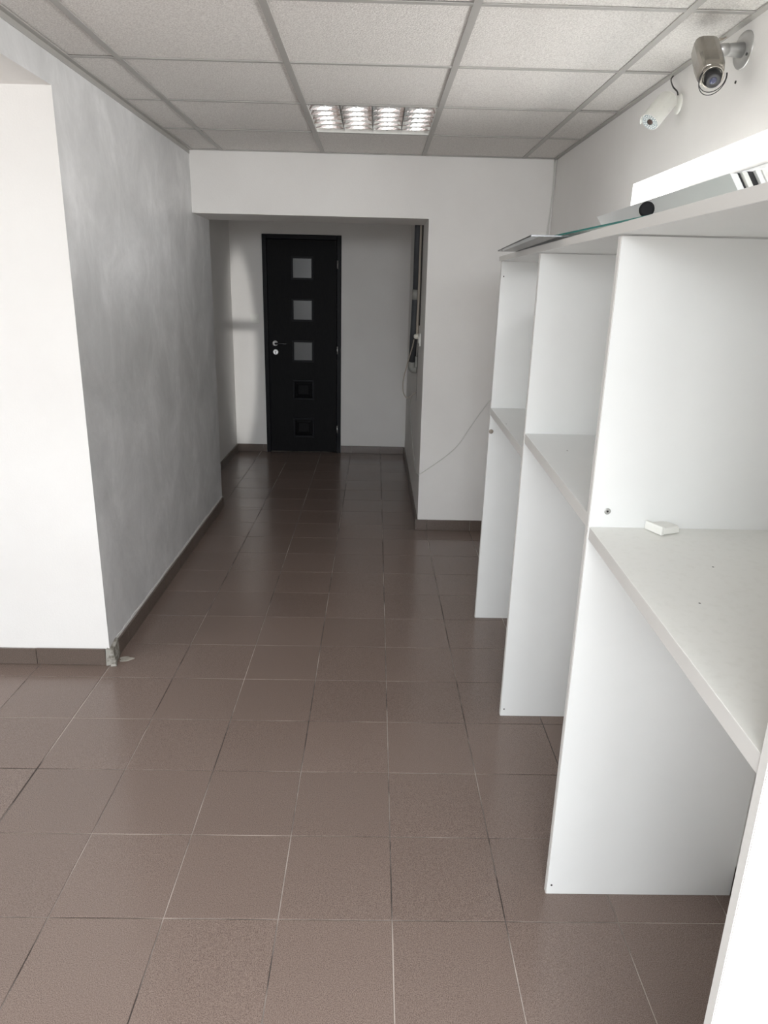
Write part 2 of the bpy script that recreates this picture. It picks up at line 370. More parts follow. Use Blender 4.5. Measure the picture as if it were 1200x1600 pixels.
# window in the right wall
w2 = empty('window_2', (1.28, (WY0+WY1)/2, WZ0)); struct(w2, 'small white framed window in the deep bright recess above the shelving', 'window')
def rect_frame(x0, x1, y0, y1, z0, z1, t):
    q = MB(); q.box(x0, x1, y0, y1, z0, z0+t); q.box(x0, x1, y0, y1, z1-t, z1); q.box(x0, x1, y0, y0+t, z0+t, z1-t); q.box(x0, x1, y1-t, y1, z0+t, z1-t); return q
child_of(rect_frame(1.26, 1.31, WY0, WY1, WZ0, WZ1, .034).build('window_frame', M['pvc'], None, .004), w2)
child_of(rect_frame(1.238, 1.275, WY0+.022, WY1-.022, WZ0+.022, WZ1-.022, .036).build('window_sash', M['pvc'], None, .005), w2)
child_of(MB().box(1.252, 1.258, WY0+.057, WY1-.057, WZ0+.057, WZ1-.057).build('glass_pane', M['glass']), w2)
q = MB(); q.box(1.224, 1.238, 1.16, 1.18, WZ1-.058, WZ1-.030); q.box(1.214, 1.226, 1.16, 1.23, WZ1-.050, WZ1-.040)
child_of(q.build('window_catch', M['cream_pl'], None, .002), w2)
child_of(MB().box(.985, 1.24, WY0, WY1, WZ0, WZ0+.02).build('window_sill', M['pvc']), w2)

w3 = empty('added_window_3', (XS-.08, -.6, .70)); struct(w3, 'wide unseen window added in the outer wall of the side room to let in fill light', 'window')  # unseen window added to bring fill light in from the left
child_of(rect_frame(XS-.12, XS-.06, -1.75, .55, .70, 2.20, .06).build('window_frame', M['pvc'], None, .004), w3)
child_of(MB().box(XS-.12, XS-.06, -.63, -.57, .76, 2.14).build('window_mullion', M['pvc'], None, .004), w3)
for y0_, y1_ in ((-1.69, -.63), (-.57, .49)): child_of(MB().box(XS-.094, XS-.088, y0_, y1_, .76, 2.14).build('glass_pane', M['glass']), w3)

# ------------------------------------------------------------------ skirting
def skirt(name, label, axis, p, a0, a1, side, m=M['skirt'], first=None, hh=.076):
    """axis 'x': runs along x at y=p; side = direction of the room (+1/-1)"""
    t = .009
    q = MB()
    if axis == 'x': q.box(a0, a1, min(p, p+side*.003), max(p, p+side*.003), 0, hh-.001)
    else: q.box(min(p, p+side*.003), max(p, p+side*.003), a0, a1, 0, hh-.001)
    root = q.build(name, M['mortar']); struct(root, label, 'baseboard')
    ks = [a0]; s = math.ceil((a0+.02)/S)*S if first is None else first
    while s < a1-.02: ks.append(s); s += S
    ks.append(a1); lo, hi = (p+side*.003, p+side*(.003+t))
    lo, hi = min(lo, hi), max(lo, hi)
    for a, c in zip(ks, ks[1:]):
        h_ = hh+random.uniform(-.0015, .002); g = .0013; q = MB()
        if axis == 'x': q.box(a+g, c-g, lo, hi, 0.001, h_); ctr = ((a+c)/2, (lo+hi)/2, 0)
        else: q.box(lo, hi, a+g, c-g, 0.001, h_); ctr = ((lo+hi)/2, (a+c)/2, 0)
        o = q.build('skirting_tile', m, root, .0012, ctr)
    return root
skirt('baseboard_left', 'brown tile skirting along the grey plaster wall', 'y', XL, 1.40, 3.70, 1, first=1.40+.13)
skirt('baseboard_side', 'brown tile skirting under the white wall at the left edge', 'x', 1.32, XS, -1.225, -1, first=-3.04)
skirt('baseboard_back', 'brown tile skirting along the foot of the white pier', 'x', YB, .228, .958, -1, first=.306)
skirt('baseboard_hall_end', 'short brown tile skirting left of the black door', 'x', YF, -1.445, DX0-.002, -1, first=-1.19)
skirt('baseboard_hall_door', 'brown tile skirting right of the black door', 'x', YF, DX1+.002, .232, -1, first=-.30)
skirt('baseboard_hall_left', 'brown tile skirting along the left hall wall', 'y', -1.455, 3.72, YF-.012, 1)
skirt('baseboard_hall_right', 'brown tile skirting along the right hall wall', 'y', .243, YB+.0, YF-.012, -1)
skirt('baseboard_right', 'brown tile skirting behind the shelving', 'y', .967, YFRONT, YB-.012, -1)
q = MB(); yy = 1.40
while yy < 3.69:
    y2 = min(yy+random.uniform(.03, .07), 3.70); z2 = .079+random.uniform(.004, .012)
    q.box(XL, XL+.0022, yy, y2, .070, z2); yy = y2
o = q.build('trim_2', M['paint']); struct(o, 'thin uneven white filler line between grey plaster and skirting', 'filler line')
# broken corner of the skirting, filled with mortar
q = MB(); q.hexa([(-1.224, 1.300, 0), (-1.186, 1.322, 0), (-1.197, 1.40, 0), (-1.216, 1.40, 0), (-1.222, 1.304, .080), (-1.193, 1.315, .066), (-1.199, 1.40, .088), (-1.214, 1.40, .092)], M['mortar'])
q.hexa([(-1.206, 1.296, 0), (-1.176, 1.300, 0), (-1.186, 1.33, 0), (-1.20, 1.33, 0), (-1.202, 1.302, .012), (-1.184, 1.305, .009), (-1.19, 1.325, .02), (-1.198, 1.325, .02)], M['mortar'])
o = q.build('trim_1', None, None, .003); struct(o, 'broken grey mortar patch where the skirting turns the corner', 'mortar patch')

# ------------------------------------------------------------------ suspended ceiling
gx = [-1.21, -1.015, -.41, .197, .80, 1.004]
gy = [YB - .597 + .004 - .597*k for k in range(10)]      # 2.647, 2.05, ...
gy = [y for y in gy if y > YFRONT+.05]; gy = [YB] + gy + [YFRONT]
q = MB(); q.box(XS-.1, 1.30, YFRONT, YB+.02, H+.03, H+.06, M['void'])
ceil = q.build('ceiling'); struct(ceil, 'suspended grid ceiling of off-white mineral fibre panels', 'ceiling')
ct = {}
LIGHT = (2, None)
for j in range(len(gy)-1):
    y1, y0 = gy[j], gy[j+1]
    for i in range(5):
        x0, x1 = gx[i], gx[i+1]
        if i == 2 and j == 1: continue       # the louvre light sits here
        a, bb = round((x1-x0)/2-.006, 4), round((y1-y0)/2-.006, 4)
        if (a, bb) not in ct:
            z = MB().box(-a, a, -bb+.008, bb, 0, .015); me = bpy.data.meshes.new('ceiling_tile'); z.bm.to_mesh(me); z.bm.free(); me.materials.append(M['ceil']); ct[(a, bb)] = me
        o = bpy.data.objects.new('ceiling_tile', ct[(a, bb)]); C.objects.link(o); o.parent = ceil
        o.location = ((x0+x1)/2, (y0+y1)/2, H+.0035+random.uniform(0, .0015)); o.rotation_euler = (random.uniform(-.0015, .0015), random.uniform(-.001, .001), random.uniform(-.002, .002))
for x in gx[1:-1]:
    MB().box(x-.012, x+.012, YFRONT, YB, H-.0005, H+.0032).build('main_rail', M['tbar'], ceil)
for y in gy[1:-1]:
    for i in range(5):
        a0 = gx[i]+(.012 if i else .0); a1 = gx[i+1]-(.012 if i < 4 else .0)
        MB().box(a0, a1, y-.009, y+.0095, H, H+.0030).build('cross_rail', M['tbar'], ceil)
q = MB(); q.box(XL, XL+.022, YFRONT, YB, H-.002, H+.003); q.box(XL, XL+.003, YFRONT, YB, H-.022, H-.002)
q.build('wall_angle', M['tbar'], ceil)
MB().box(.982, 1.004, YFRONT, YB, H-.002, H+.003).build('wall_angle', M['tbar'], ceil)
MB().box(XL, 1.0, YB-.020, YB, H-.001, H+.003).build('wall_angle', M['tbar'], ceil)
struct(MB().box(-1.6, .40, 3.70, YF+.1, H+.03, H+.06).build('ceiling_hall', M['paint_hall']), 'plain white ceiling of the dark hall', 'ceiling')
struct(MB().box(XS, -1.455, YFRONT, 1.32, H-.0, H+.03).build('ceiling_side_room', M['paint']), 'plain white ceiling of the side room', 'ceiling')

# louvre light
lx0, lx1, ly0, ly1 = gx[2]+.012, gx[3]-.012, gy[2]+.010, gy[1]-.010
lt = empty('ceiling_light', ((lx0+lx1)/2, (ly0+ly1)/2, H)); tag(lt, 'square unlit ceiling light with mirrored louvres set in the grid ceiling', 'ceiling light')
def lc(o): return child_of(o, lt)
q = MB(); q.box(lx0, lx1, ly0, ly0+.004, H+.001, H+.028); q.box(lx0, lx1, ly1-.004, ly1, H+.001, H+.028); q.box(lx0, lx0+.004, ly0, ly1, H+.001, H+.028); q.box(lx1-.004, lx1, ly0, ly1, H+.001, H+.028)
q.box(lx0, lx1, ly0, ly1, H+.0285, H+.0298)
lc(q.build('housing', M['white_pl']))
nT = 4; wT = (lx1-lx0)/nT
for k in range(nT):
    cx = lx0+wT*(k+.5)
    lc(MB().cyl((cx, ly0+.01, H+.019), (cx, ly1-.01, H+.019), .0065, 12).build('fluorescent_tube', M['tube']))
    # curved mirrored trough above and beside each tube
    q = MB(); ns = 10; pr = []
    for s_ in range(ns+1):
        u = -1+2*s_/ns; pr.append((cx+u*(wT/2-.002), H+.0275-.021*abs(u)**6))
    for s_ in range(ns):
        (xa, za), (xb, zb) = pr[s_], pr[s_+1]
        q.bm.faces.new([q.bm.verts.new(p) for p in ((xa, ly0+.005, za), (xb, ly0+.005, zb), (xb, ly1-.005, zb), (xa, ly1-.005, za))])
    bmesh.ops.remove_doubles(q.bm, verts=q.bm.verts, dist=1e-5)
    for f in q.bm.faces: f.smooth = True
    lc(q.build('reflector_trough', M['mirror']))
nB = 6
for k in range(1, nB):
    y = ly0+(ly1-ly0)*k/nB; q = MB()
    for t in range(nT):
        c = lx0+wT*(t+.5); hw = wT/2-.003; prv = None; ns = 8
        for s_ in range(ns+1):
            u = -1+2*s_/ns; zt = H+.004+.011*(1-abs(u)**2)*1; zb = H+.0015
            yy = .004*(1)
            cur = [(c+u*hw, y, zb), (c+u*hw, y-yy, zt), (c+u*hw, y+yy, zt)]
            if prv:
                for e_ in ((0, 1), (1, 2), (2, 0)):
                    q.bm.faces.new([q.bm.verts.new(p) for p in (prv[e_[0]], cur[e_[0]], cur[e_[1]], prv[e_[1]])])
            prv = cur
    lc(q.build('louvre_blade', M['mirror']))

# ------------------------------------------------------------------ the black door
dr = empty('door_1', ((DX0+DX1)/2, YF, 0)); struct(dr, 'narrow black interior door with a column of five small squares', 'door')
q = MB(); jw = .042
q.box(DX0, DX0+jw, YF-.014, YF+.09, 0, DZ); q.box(DX1-jw, DX1, YF-.014, YF+.09, 0, DZ); q.box(DX0+jw, DX1-jw, YF-.014, YF+.09, DZ-jw, DZ)
child_of(q.build('door_frame', M['doorjamb'], None, .004), dr)
LX0, LX1, LZ0, LZ1 = DX0+jw+.003, DX1-jw-.003, .012, DZ-jw-.004
hx0, hx1 = -.872, -.682
sq = [(1.678, 1.868), (1.296, 1.488), (.912, 1.098), (.543, .720), (.166, .342)]
q = MB(); ly = YF-.006; lb = YF+.032
q.box(LX0, hx0, ly, lb, LZ0, LZ1); q.box(hx1, LX1, ly, lb, LZ0, LZ1)
zz = LZ0
for z0, z1 in reversed(sq): q.box(hx0, hx1, ly, lb, zz, z0); zz = z1
q.box(hx0, hx1, ly, lb, zz, LZ1)
leaf = child_of(q.build('door_leaf', M['doorblk']), dr)
def sub(o, label=None):
    o.parent = leaf; o.location = Vector(o.location) - Vector(dr.location)
    if label: o['label'] = label
    return o
leaf.location = (0, 0, 0); leaf.data.transform(Matrix.Translation(-Vector(dr.location)))
for n, (z0, z1) in enumerate(sq):
    q = rect_frame(hx0-.012, hx1+.012, ly-.007, ly+.006, z0-.012, z1+.012, .02)
    # rect_frame runs in y-z; rebuild it in x-z
    q.bm.free(); q = MB(); t = .020; X0, X1, Z0, Z1 = hx0-.012, hx1+.012, z0-.012, z1+.012
    q.box(X0, X1, ly-.006, ly+.004, Z0, Z0+t); q.box(X0, X1, ly-.006, ly+.004, Z1-t, Z1); q.box(X0, X0+t, ly-.006, ly+.004, Z0+t, Z1-t); q.box(X1-t, X1, ly-.006, ly+.004, Z0+t, Z1-t)
    sub(q.build('square_molding', M['doorjamb'], None, .003))
    if n < 3: sub(MB().box(hx0, hx1, ly+.010, ly+.016, z0, z1).build('glass_pane', M['pane']), 'grey frosted glass square')
    else:
        q = MB(); a = .036; y0, y1 = ly+.014, ly-.002
        o_ = [(hx0, z0), (hx1, z0), (hx1, z1), (hx0, z1)]; i_ = [(hx0+a, z0+a), (hx1-a, z0+a), (hx1-a, z1-a), (hx0+a, z1-a)]; e_ = [(hx0+a+.008, z0+a+.008), (hx1-a-.008, z0+a+.008), (hx1-a-.008, z1-a-.008), (hx0+a+.008, z1-a-.008)]
        vo = [q.bm.verts.new((x, y0, z)) for x, z in o_]; vi = [q.bm.verts.new((x, y1, z)) for x, z in i_]; ve = [q.bm.verts.new((x, y1+.008, z)) for x, z in e_]; vb = [q.bm.verts.new((x, lb-.004, z)) for x, z in o_]
        for k in range(4):
            l = (k+1) % 4
            q.bm.faces.new((vo[k], vo[l], vi[l], vi[k])); q.bm.faces.new((vi[k], vi[l], ve[l], ve[k])); q.bm.faces.new((vb[k], vb[l], vo[l], vo[k]))
        q.bm.faces.new(ve); q.bm.faces.new(list(reversed(vb)))
        sub(q.build('raised_panel', M['doorblk']))
hz, hx = 1.076, -1.046
sub(MB().lathe((hx, ly, hz), (hx, ly-1, hz), [(0, .026), (.006, .026), (.009, .022), (.009, .011), (.035, .010)], 24).build('handle_rose', M['bright']), 'chrome handle rose')
sub(MB().tube(spline([(hx, ly-.03, hz), (hx+.012, ly-.040, hz), (hx+.05, ly-.041, hz+.001), (hx+.122, ly-.036, hz-.001)]), .009, 10).build('door_handle', M['black_pl']), 'black lever handle')
q = MB(); q.lathe((hx+.003, ly, .994), (hx+.003, ly-1, .994), [(0, .026), (.006, .026), (.009, .022)], 24, M['bright']); q.cyl((hx+.003, ly-.009, .998), (hx+.003, ly-.013, .998), .008, 16, M['satin']); q.box(hx+.000, hx+.006, ly-.0135, ly-.009, .978, .998, M['black_pl'])
sub(q.build('lock_rosette'), 'round chrome lock rosette')
for z in (1.812, 1.023, .244):
    child_of(MB().cyl((LX1+.010, YF-.019, z-.037), (LX1+.010, YF-.019, z+.037), .0065, 12).build('door_hinge', M['satin']), dr)

# light switch on the far wall
sw = empty('light_switch', (-1.238, YF, 1.262)); tag(sw, 'small white light switch on the wall left of the black door', 'light switch')
child_of(MB().box(-1.280, -1.196, YF-.009, YF, 1.262, 1.345).build('switch_plate', M['white_pl'], None, .003), sw)
child_of(MB().box(-1.262, -1.214, YF-.014, YF-.009, 1.278, 1.329).build('rocker', M['white_pl'], None, .002), sw)

# ------------------------------------------------------------------ shelving unit
su = empty('shelving_unit', (.70, .6, 0)); tag(su, 'tall white open shelving unit along the right wall with a desk-height shelf', 'shelving unit')
def sc_(o, label=None):
    o = child_of(o, su)
    if label: o['label'] = label
    return o
T = .018
panels = [(-.762, .408, .410, .945, 1.717), (.093, .432, .434, .950, 1.719), (.964, .448, .457, .952, 1.724), (1.846, .465, .480, .955, 1.731)]
for y, xb, xt, x1, zt in panels:
    q = MB()
    q.hexa([(xb+.0008, y, 0.0), (x1, y, 0.0), (x1, y+T, 0.0), (xb+.0008, y+T, 0.0), (xt+.0008, y, zt), (x1, y, zt), (x1, y+T, zt), (xt+.0008, y+T, zt)], M['melamine'], {'left': M['darkline']})
    pn = sc_(q.build('side_panel'))
    q = MB(); e0, e1 = y+.0008, y+T-.0008
    q.hexa([(xb-.0008, e0, 0.0), (xb+.0006, e0, 0), (xb+.0006, e1, 0), (xb-.0008, e1, 0), (xt-.0008, e0, zt), (xt+.0006, e0, zt), (xt+.0006, e1, zt), (xt-.0008, e1, zt)], M['edge'])
    eb = q.build('edge_banding'); eb.parent = pn; eb.location = Vector(eb.location) - Vector(su.location); pn.data.transform(Matrix.Translation(-Vector(su.location))); pn.location = (0, 0, 0)
def bay(y0, y1, xa, xb, z, t, back=.955, m='melamine_warm', z1=None):
    z1 = z if z1 is None else z1
    q = MB(); q.hexa([(xa, y0, z-t), (back, y0, z-t), (back, y1, z1-t), (xb, y1, z1-t), (xa, y0, z), (back, y0, z), (back, y1, z1), (xb, y1, z1)], M[m], {'left': M['edge']})
    return sc_(q.build('desk_shelf', None, None, .0012))
bay(-.762+T, .093, .411, .436, 1.066, .030, z1=1.082)
bay(.093+T, .964, .438, .455, 1.105, .034, m='melamine', z1=1.133)
bay(.964+T, 1.846, .458, .474, 1.070, .034, m='melamine', z1=1.082)
# top board
q = MB(); q.hexa([(.404, -.80, 1.717), (.96, -.80, 1.717), (.965, 1.868, 1.732), (.470, 1.868, 1.732), (.404, -.80, 1.739), (.96, -.80, 1.739), (.965, 1.868, 1.752), (.470, 1.868, 1.752)], M['melamine'], {'left': M['edge'], 'back': M['edge']})
sc_(q.build('top_board', None, None, .001))
def ztop(y): return 1.739 + (.013)*(y+.80)/2.668
# fittings
q = MB(); q.lathe((.474, .093, 1.121), (.474, -1, 1.121), [(0, .0075), (.0015, .0075), (.002, .0055)], 20, M['satin']); q.lathe((.474, .0912, 1.121), (.474, -1, 1.121), [(0, .0028), (.0006, .0022)], 10, M['cable_d'])
sc_(q.build('cam_lock'), 'small metal cam lock with a cross slot')
sc_(MB().lathe((.483, 1.846, .970), (.483, 0, .970), [(0, .011), (.003, .010), (.004, .004)], 12).build('plug', M['darkline']), 'brown plug')
for p, ax in (((.450, .093, 1.046), 'y'), ((.488, .964, 1.068), 'y'), ((.492, 1.846, 1.668), 'y'), ((.445, .093, .03), 'y'), ((.462, .964, .03), 'y')):
    sc_(MB().cyl(p, (p[0], p[1]-.001, p[2]), .0028, 10).build('screw_hole', M['cable_d']))
for x, y, z in ((.543, .728, 1.1255), (.754, 1.20, 1.0732), (.623, -.14, 1.0772), (.521, -.312, 1.0740), (.480, 1.461, 1.0767)):
    sc_(MB().cyl((x, y, z-.0008), (x, y, z+.0004), .0022, 8).build('screw_hole', M['cable_d']))

# small white plastic box on the desk shelf
bx = empty('plastic_clip_box', (.597, .088, 1.082)); tag(bx, 'small white plastic box lying on the desk shelf by the upright panel', 'plastic box')
def rotbox(cx, cy, z0, z1, lx, ly_, ang, m, name, bev=.002, taper=0):
    ca, sa = math.cos(ang), math.sin(ang); P = []
    for z, k in ((z0, 0), (z1, taper)):
        for a, b_ in ((-1, -1), (1, -1), (1, 1), (-1, 1)):
            x, y = a*(lx/2-k), b_*(ly_/2-k); P.append((cx+ca*x-sa*y, cy+sa*x+ca*y, z))
    q = MB(); q.hexa(P); return q.build(name, m, None, bev)
child_of(rotbox(.603, .072, 1.0825, 1.099, .050, .050, math.radians(22), M['white_pl'], 'box_body', .003, .002), bx)
ca = math.radians(22)
child_of(rotbox(.603-.029*math.cos(ca), .072-.029*math.sin(ca), 1.0825, 1.103, .008, .054, ca, M['white_pl'], 'end_flap', .002), bx)['label'] = 'raised bright end flap'

# ------------------------------------------------------------------ things on the top board
# smoked sheet, hanging over the aisle
z0 = ztop(1.43)+.0008
sh = empty('smoked_glass_sheet', (.55, 1.02, z0)); tag(sh, 'smoked glass sheet at the far end of the top board, jutting over the aisle', 'glass sheet')
A, B_, Cc, D = (.392, 1.43), (.352, .62), (.64, .605), (.68, 1.415)
def sheet(pts, z, t, m, me, root, front_only=False):
    q = MB(); v0 = [q.bm.verts.new((x, y, z)) for x, y in pts]; v1 = [q.bm.verts.new((x, y, z+t)) for x, y in pts]; k = q.mi(m); ke = q.mi(me)
    q.bm.faces.new(list(reversed(v0))).material_index = k; q.bm.faces.new(v1).material_index = k
    for i in range(len(pts)):
        j = (i+1) % len(pts); q.bm.faces.new((v0[i], v0[j], v1[j], v1[i])).material_index = ke if (i == 0 or not front_only) else k
    return child_of(q.build('pane'), root)
sheet([A, B_, Cc, D], z0, .004, M['glass_dark'], M['darkedge'], sh)
cg = empty('clear_glass_sheet', (.65, .3, z0+.005)); tag(cg, 'clear teal-edged glass sheet lying on the top board before the leaning boards', 'glass sheet')
sheet([(.430, .700), (.497, -.075), (.672, -.06), (.645, .72)], z0+.005, .0045, M['glass_green'], M['teal'], cg, True)
# small roll with a black end
rl = empty('small_roll', (.50, .16, z0+.011)); tag(rl, 'small cream roll with a black round end lying on the clear glass', 'roll')
d = Vector((.28, .96, 0)).normalized(); c0 = Vector((.500, .150, z0+.0108+.0163))
child_of(MB().lathe(c0, c0+d, [(0, .0115), (.002, .0152), (.012, .0160), (.016, .0152)], 24).build('end_cap', M['matt_black']), rl)['label'] = 'black end cap'
child_of(MB().cyl(c0+d*.016, c0+d*.045, .0145, 24).build('roll_body', M['cream_pl']), rl)
# boards standing on edge in a leaning stack
tk = [.014, .0045, .010, .011, .010, .0105]
cm = ['melamine', 'black_pl', 'melamine_warm', 'black_pl', 'melamine', 'melamine_warm']
lb_ = ['first white board of the leaning stack, nearest the aisle', 'thin black sheet just behind the first white board of the leaning stack',
       'white board between the two black sheets of the leaning stack', 'thick black sheet in the middle of the leaning stack', 'white board just behind the thick black sheet of the leaning stack', 'last white board of the leaning stack, nearest the window']
off = 0; ang = math.radians(34)
for k in range(6):
    t = tk[k]; hgt = .136+.0015*k; y0_ = .222-.004*k+(.006 if k in (1, 3) else 0); y1_ = 1.21-.05*k
    xb = .774+off/math.cos(ang); zb = ztop(1.2)+.0006
    ux = Vector((-math.sin(ang), 0, math.cos(ang))); nx = Vector((math.cos(ang), 0, math.sin(ang)))
    p0 = Vector((xb, 0, zb)); P = []
    # bottom corners, top corners ; a board sheared to stand flat on its lower edge
    for s_ in (0, 1):
        for aa, yy in ((0, y0_), (1, y0_), (1, y1_), (0, y1_)):
            p = p0 + ux*(hgt*s_)+Vector((t/math.cos(ang)*aa, 0, 0)) ; P.append((p.x, yy, p.z))
    q = MB(); q.hexa(P)
    o = q.build('spare_board', M[cm[k]], None, .0008, (xb, (y0_+y1_)/2, zb)); tag(o, lb_[k], 'board', 'spare boards stacked on the top board')
    off += t+.0006

# ------------------------------------------------------------------ security cameras
bk, fr = Vector((.955, 1.35, 2.273)), Vector((.877, 1.300, 2.184))
bc = empty('bullet_camera', (1.003, 1.389, 2.267)); tag(bc, 'white bullet security camera with a ring of infrared lights on the right wall', 'security camera')
ax = (fr-bk).normalized(); Lb = (fr-bk).length
hs = child_of(MB().lathe(bk, fr, [(0, .020), (.006, .028), (.012, .0305), (Lb-.004, .0320), (Lb, .0315)], 32).build('camera_body', M['white_pl']), bc)
child_of(MB().lathe(fr-ax*.001, fr+ax, [(0, .0290), (.003, .0290)], 32).build('infrared_ring', M['led']), bc)['label'] = 'grey infrared ring face'
child_of(MB().lathe(fr+ax*.0015, fr+ax, [(0, .0105), (.003, .0100), (.0035, .006)], 20).build('camera_lens', M['brown']), bc)
q = MB(); s1 = ax.orthogonal().normalized(); s2 = ax.cross(s1)
for ringr, n_ in ((.0155, 10), (.0230, 18)):
    for k in range(n_):
        th = 2*math.pi*k/n_; c_ = fr+(s1*math.cos(th)+s2*math.sin(th))*ringr+ax*.0018; q.cyl(c_, c_+ax*.0012, .0017, 8)
o = child_of(q.build('infrared_diodes', M['white_pl']), bc); o['kind'] = 'stuff'
# sunshield: open shell over the upper side
up = Vector((.35, .0, 1)); up = (up - ax*up.dot(ax)).normalized(); sd_ = ax.cross(up)
q = MB(); n_ = 16; ri = []
for t_ in (.018, Lb+.010):
    ro = []
    for k in range(n_+1):
        th = math.radians(-105+210*k/n_)
        for rr_ in (.0335, .0355): ro.append(q.bm.verts.new(bk+ax*t_+(up*math.cos(th)+sd_*math.sin(th))*rr_))
    ri.append(ro)
for k in range(n_):
    a, b_ = 2*k, 2*k+2
    q.bm.faces.new((ri[0][a], ri[0][b_], ri[1][b_], ri[1][a])); q.bm.faces.new((ri[0][a+1], ri[1][a+1], ri[1][b_+1], ri[0][b_+1]))
    for r_ in ri: q.bm.faces.new((r_[a], r_[a+1], r_[b_+1], r_[b_]))
for e_ in (0, 2*n_): q.bm.faces.new((ri[0][e_], ri[1][e_], ri[1][e_+1], ri[0][e_+1]))
# fine cooling ribs along the shield's side
for k in range(14):
    t_ = .024+k*.0068
    pts = [bk+ax*t_+(up*math.cos(th)+sd_*math.sin(th))*.0358 for th in [math.radians(a_) for a_ in range(50, 104, 8)]]
    q.tube(pts, .0013, 5)
child_of(q.build('sunshield', M['shield']), bc)
child_of(MB().tube(spline([bk+Vector((.0, .0, -.004)), (.972, 1.372, 2.256), (.985, 1.386, 2.262), (1.0, 1.389, 2.267)]), .009, 10).build('bracket_arm', M['white_pl']), bc)
child_of(MB().lathe((1.0035, 1.389, 2.262), (0, 1.389, 2.262), [(0, .034), (.006, .034), (.010, .026), (.012, .014)], 28).build('mount_plate', M['white_pl']), bc)
cb = MB().tube(spline([(1.0, 1.47, 2.372), (.982, 1.44, 2.350), (.972, 1.385, 2.315), (.984, 1.372, 2.297), (.990, 1.375, 2.286)]), .0026, 8).build('camera_cable', M['black_pl'])
tag(cb, 'short black cable dropping from the ceiling edge to the white bullet camera', 'cable')

bk, fr = Vector((.893, .950, 2.312)), Vector((.875, .817, 2.199)); ax = (fr-bk).normalized(); Lb = (fr-bk).length
pc = empty('box_camera', (1.003, .92, 2.30)); tag(pc, 'shiny nickel security camera with a black ringed lens on a silver wall arm', 'security camera')
q = MB(); q.lathe(bk-ax*.004, fr, [(0, .025), (.004, .031), (.010, .035), (Lb*.55, .0365), (Lb-.03, .0345), (Lb-.012, .0310), (Lb-.010, .029)], 16, sq=.9)
child_of(q.build('camera_housing', M['nickel'], None, .0012), pc)
child_of(MB().lathe(fr-ax*.022, fr+ax, [(0, .028), (.008, .031), (.020, .031), (.022, .028), (.012, .0245)], 32, cap=True).build('front_ring', M['nickel']), pc)
child_of(MB().lathe(fr-ax*.012, fr+ax, [(0, .0235), (.020, .0235), (.022, .0215), (.030, .0205), (.032, .0165), (.029, .0125)], 28).build('lens_barrel', M['black_pl']), pc)
child_of(MB().lathe(fr+ax*.014, fr+ax, [(0, .0115), (.0045, .0095), (.0058, .005)], 20).build('camera_lens', M['lens']), pc)['label'] = 'dark blue lens'
s1 = Vector((1, 0, 0)); s1 = (s1-ax*s1.dot(ax)).normalized(); s2 = ax.cross(s1); s2 = -s2 if s2.z > 0 else s2
q = MB()
for dr_ in (.0, .006):
    q.tube([fr+ax*(.004+dr_*.8)+(s1*math.cos(t_)*.036+s2*math.sin(t_)*(.038+dr_)) for t_ in [math.radians(a_) for a_ in range(-28, 212, 10)]], .0013, 6)
child_of(q.build('lens_wire_guard', M['black_pl']), pc)
jt = Vector((.912, .912, 2.297)); pl = Vector((1.0035, .922, 2.300)); aa = (jt-pl).normalized()
child_of(MB().lathe(pl, jt, [(0, .050), (.006, .050), (.009, .047), (.011, .030)], 36).build('mount_plate', M['satin']), pc)
child_of(MB().lathe(pl+aa*.008, jt, [(0, .021), (.045, .0165), (.050, .0165), (.0505, .0175), (.072, .0155), (.078, .011)], 28).build('bracket_arm', M['satin']), pc)
q = MB(); q.lathe(jt-aa*.010, jt+aa, [(0, .010), (.006, .0085), (.012, .0085), (.030, .006)], 16); q.cyl(jt+Vector((0, 0, .012)), jt-Vector((0, 0, .014)), .004, 10)
child_of(q.build('swivel_joint', M['black_pl']), pc)
for k in range(3):
    th = math.radians(90+120*k); c_ = pl+aa*.0085+Vector((0, math.cos(th)*.038, math.sin(th)*.038)); child_of(MB().cyl(c_, c_+aa*.0018, .0042, 12).build('mount_screw', M['black_pl']), pc)
q = MB(); q.tube(spline([(1.0, 1.052, 2.373), (.965, 1.02, 2.352), (.925, .985, 2.335), (.895, .958, 2.316)]), .0022, 7)
q.tube(spline([(.998, 1.058, 2.373), (.965, 1.045, 2.362), (.930, 1.02, 2.352), (.885, .965, 2.325)]), .0022, 7)
tag(q.build('camera_cable', M['beige']), 'pair of thin beige cables from the ceiling edge to the nickel camera', 'cable')
o = MB().lathe((1.0, .945, 2.222), (0, .945, 2.222), [(0, .0045), (.002, .004)], 10).build('wall_plug_hole', M['cable_d'])
tag(o, 'small dark plug hole in the wall under the silver camera bracket', 'plug hole')

# ------------------------------------------------------------------ pipe, cables and socket on the hall's right wall
pi = empty('insulated_pipe', (.205, 4.0, 1.03)); tag(pi, 'dark grey insulated pipe running down the right hall wall', 'pipe')
child_of(MB().cyl((.212, 3.86, 2.40), (.213, 3.88, 1.60), .0245, 18).build('upper_pipe', M['pipe']), pi)
child_of(MB().cyl((.213, 3.88, 1.605), (.213, 3.885, 1.535), .0265, 18).build('pipe_coupling', M['pipe_l']), pi)['label'] = 'light grey coupling band'
child_of(MB().cyl((.213, 3.885, 1.54), (.207, 4.00, 1.075), .0265, 18).build('lower_pipe', M['pipe']), pi)
child_of(MB().tube(spline([(.207, 4.00, 1.085), (.207, 4.002, 1.045), (.215, 4.0, 1.028), (.243, 3.995, 1.026)]), .0285, 16).build('pipe_elbow', M['pipe_l']), pi)['label'] = 'light grey elbow at the lower end'
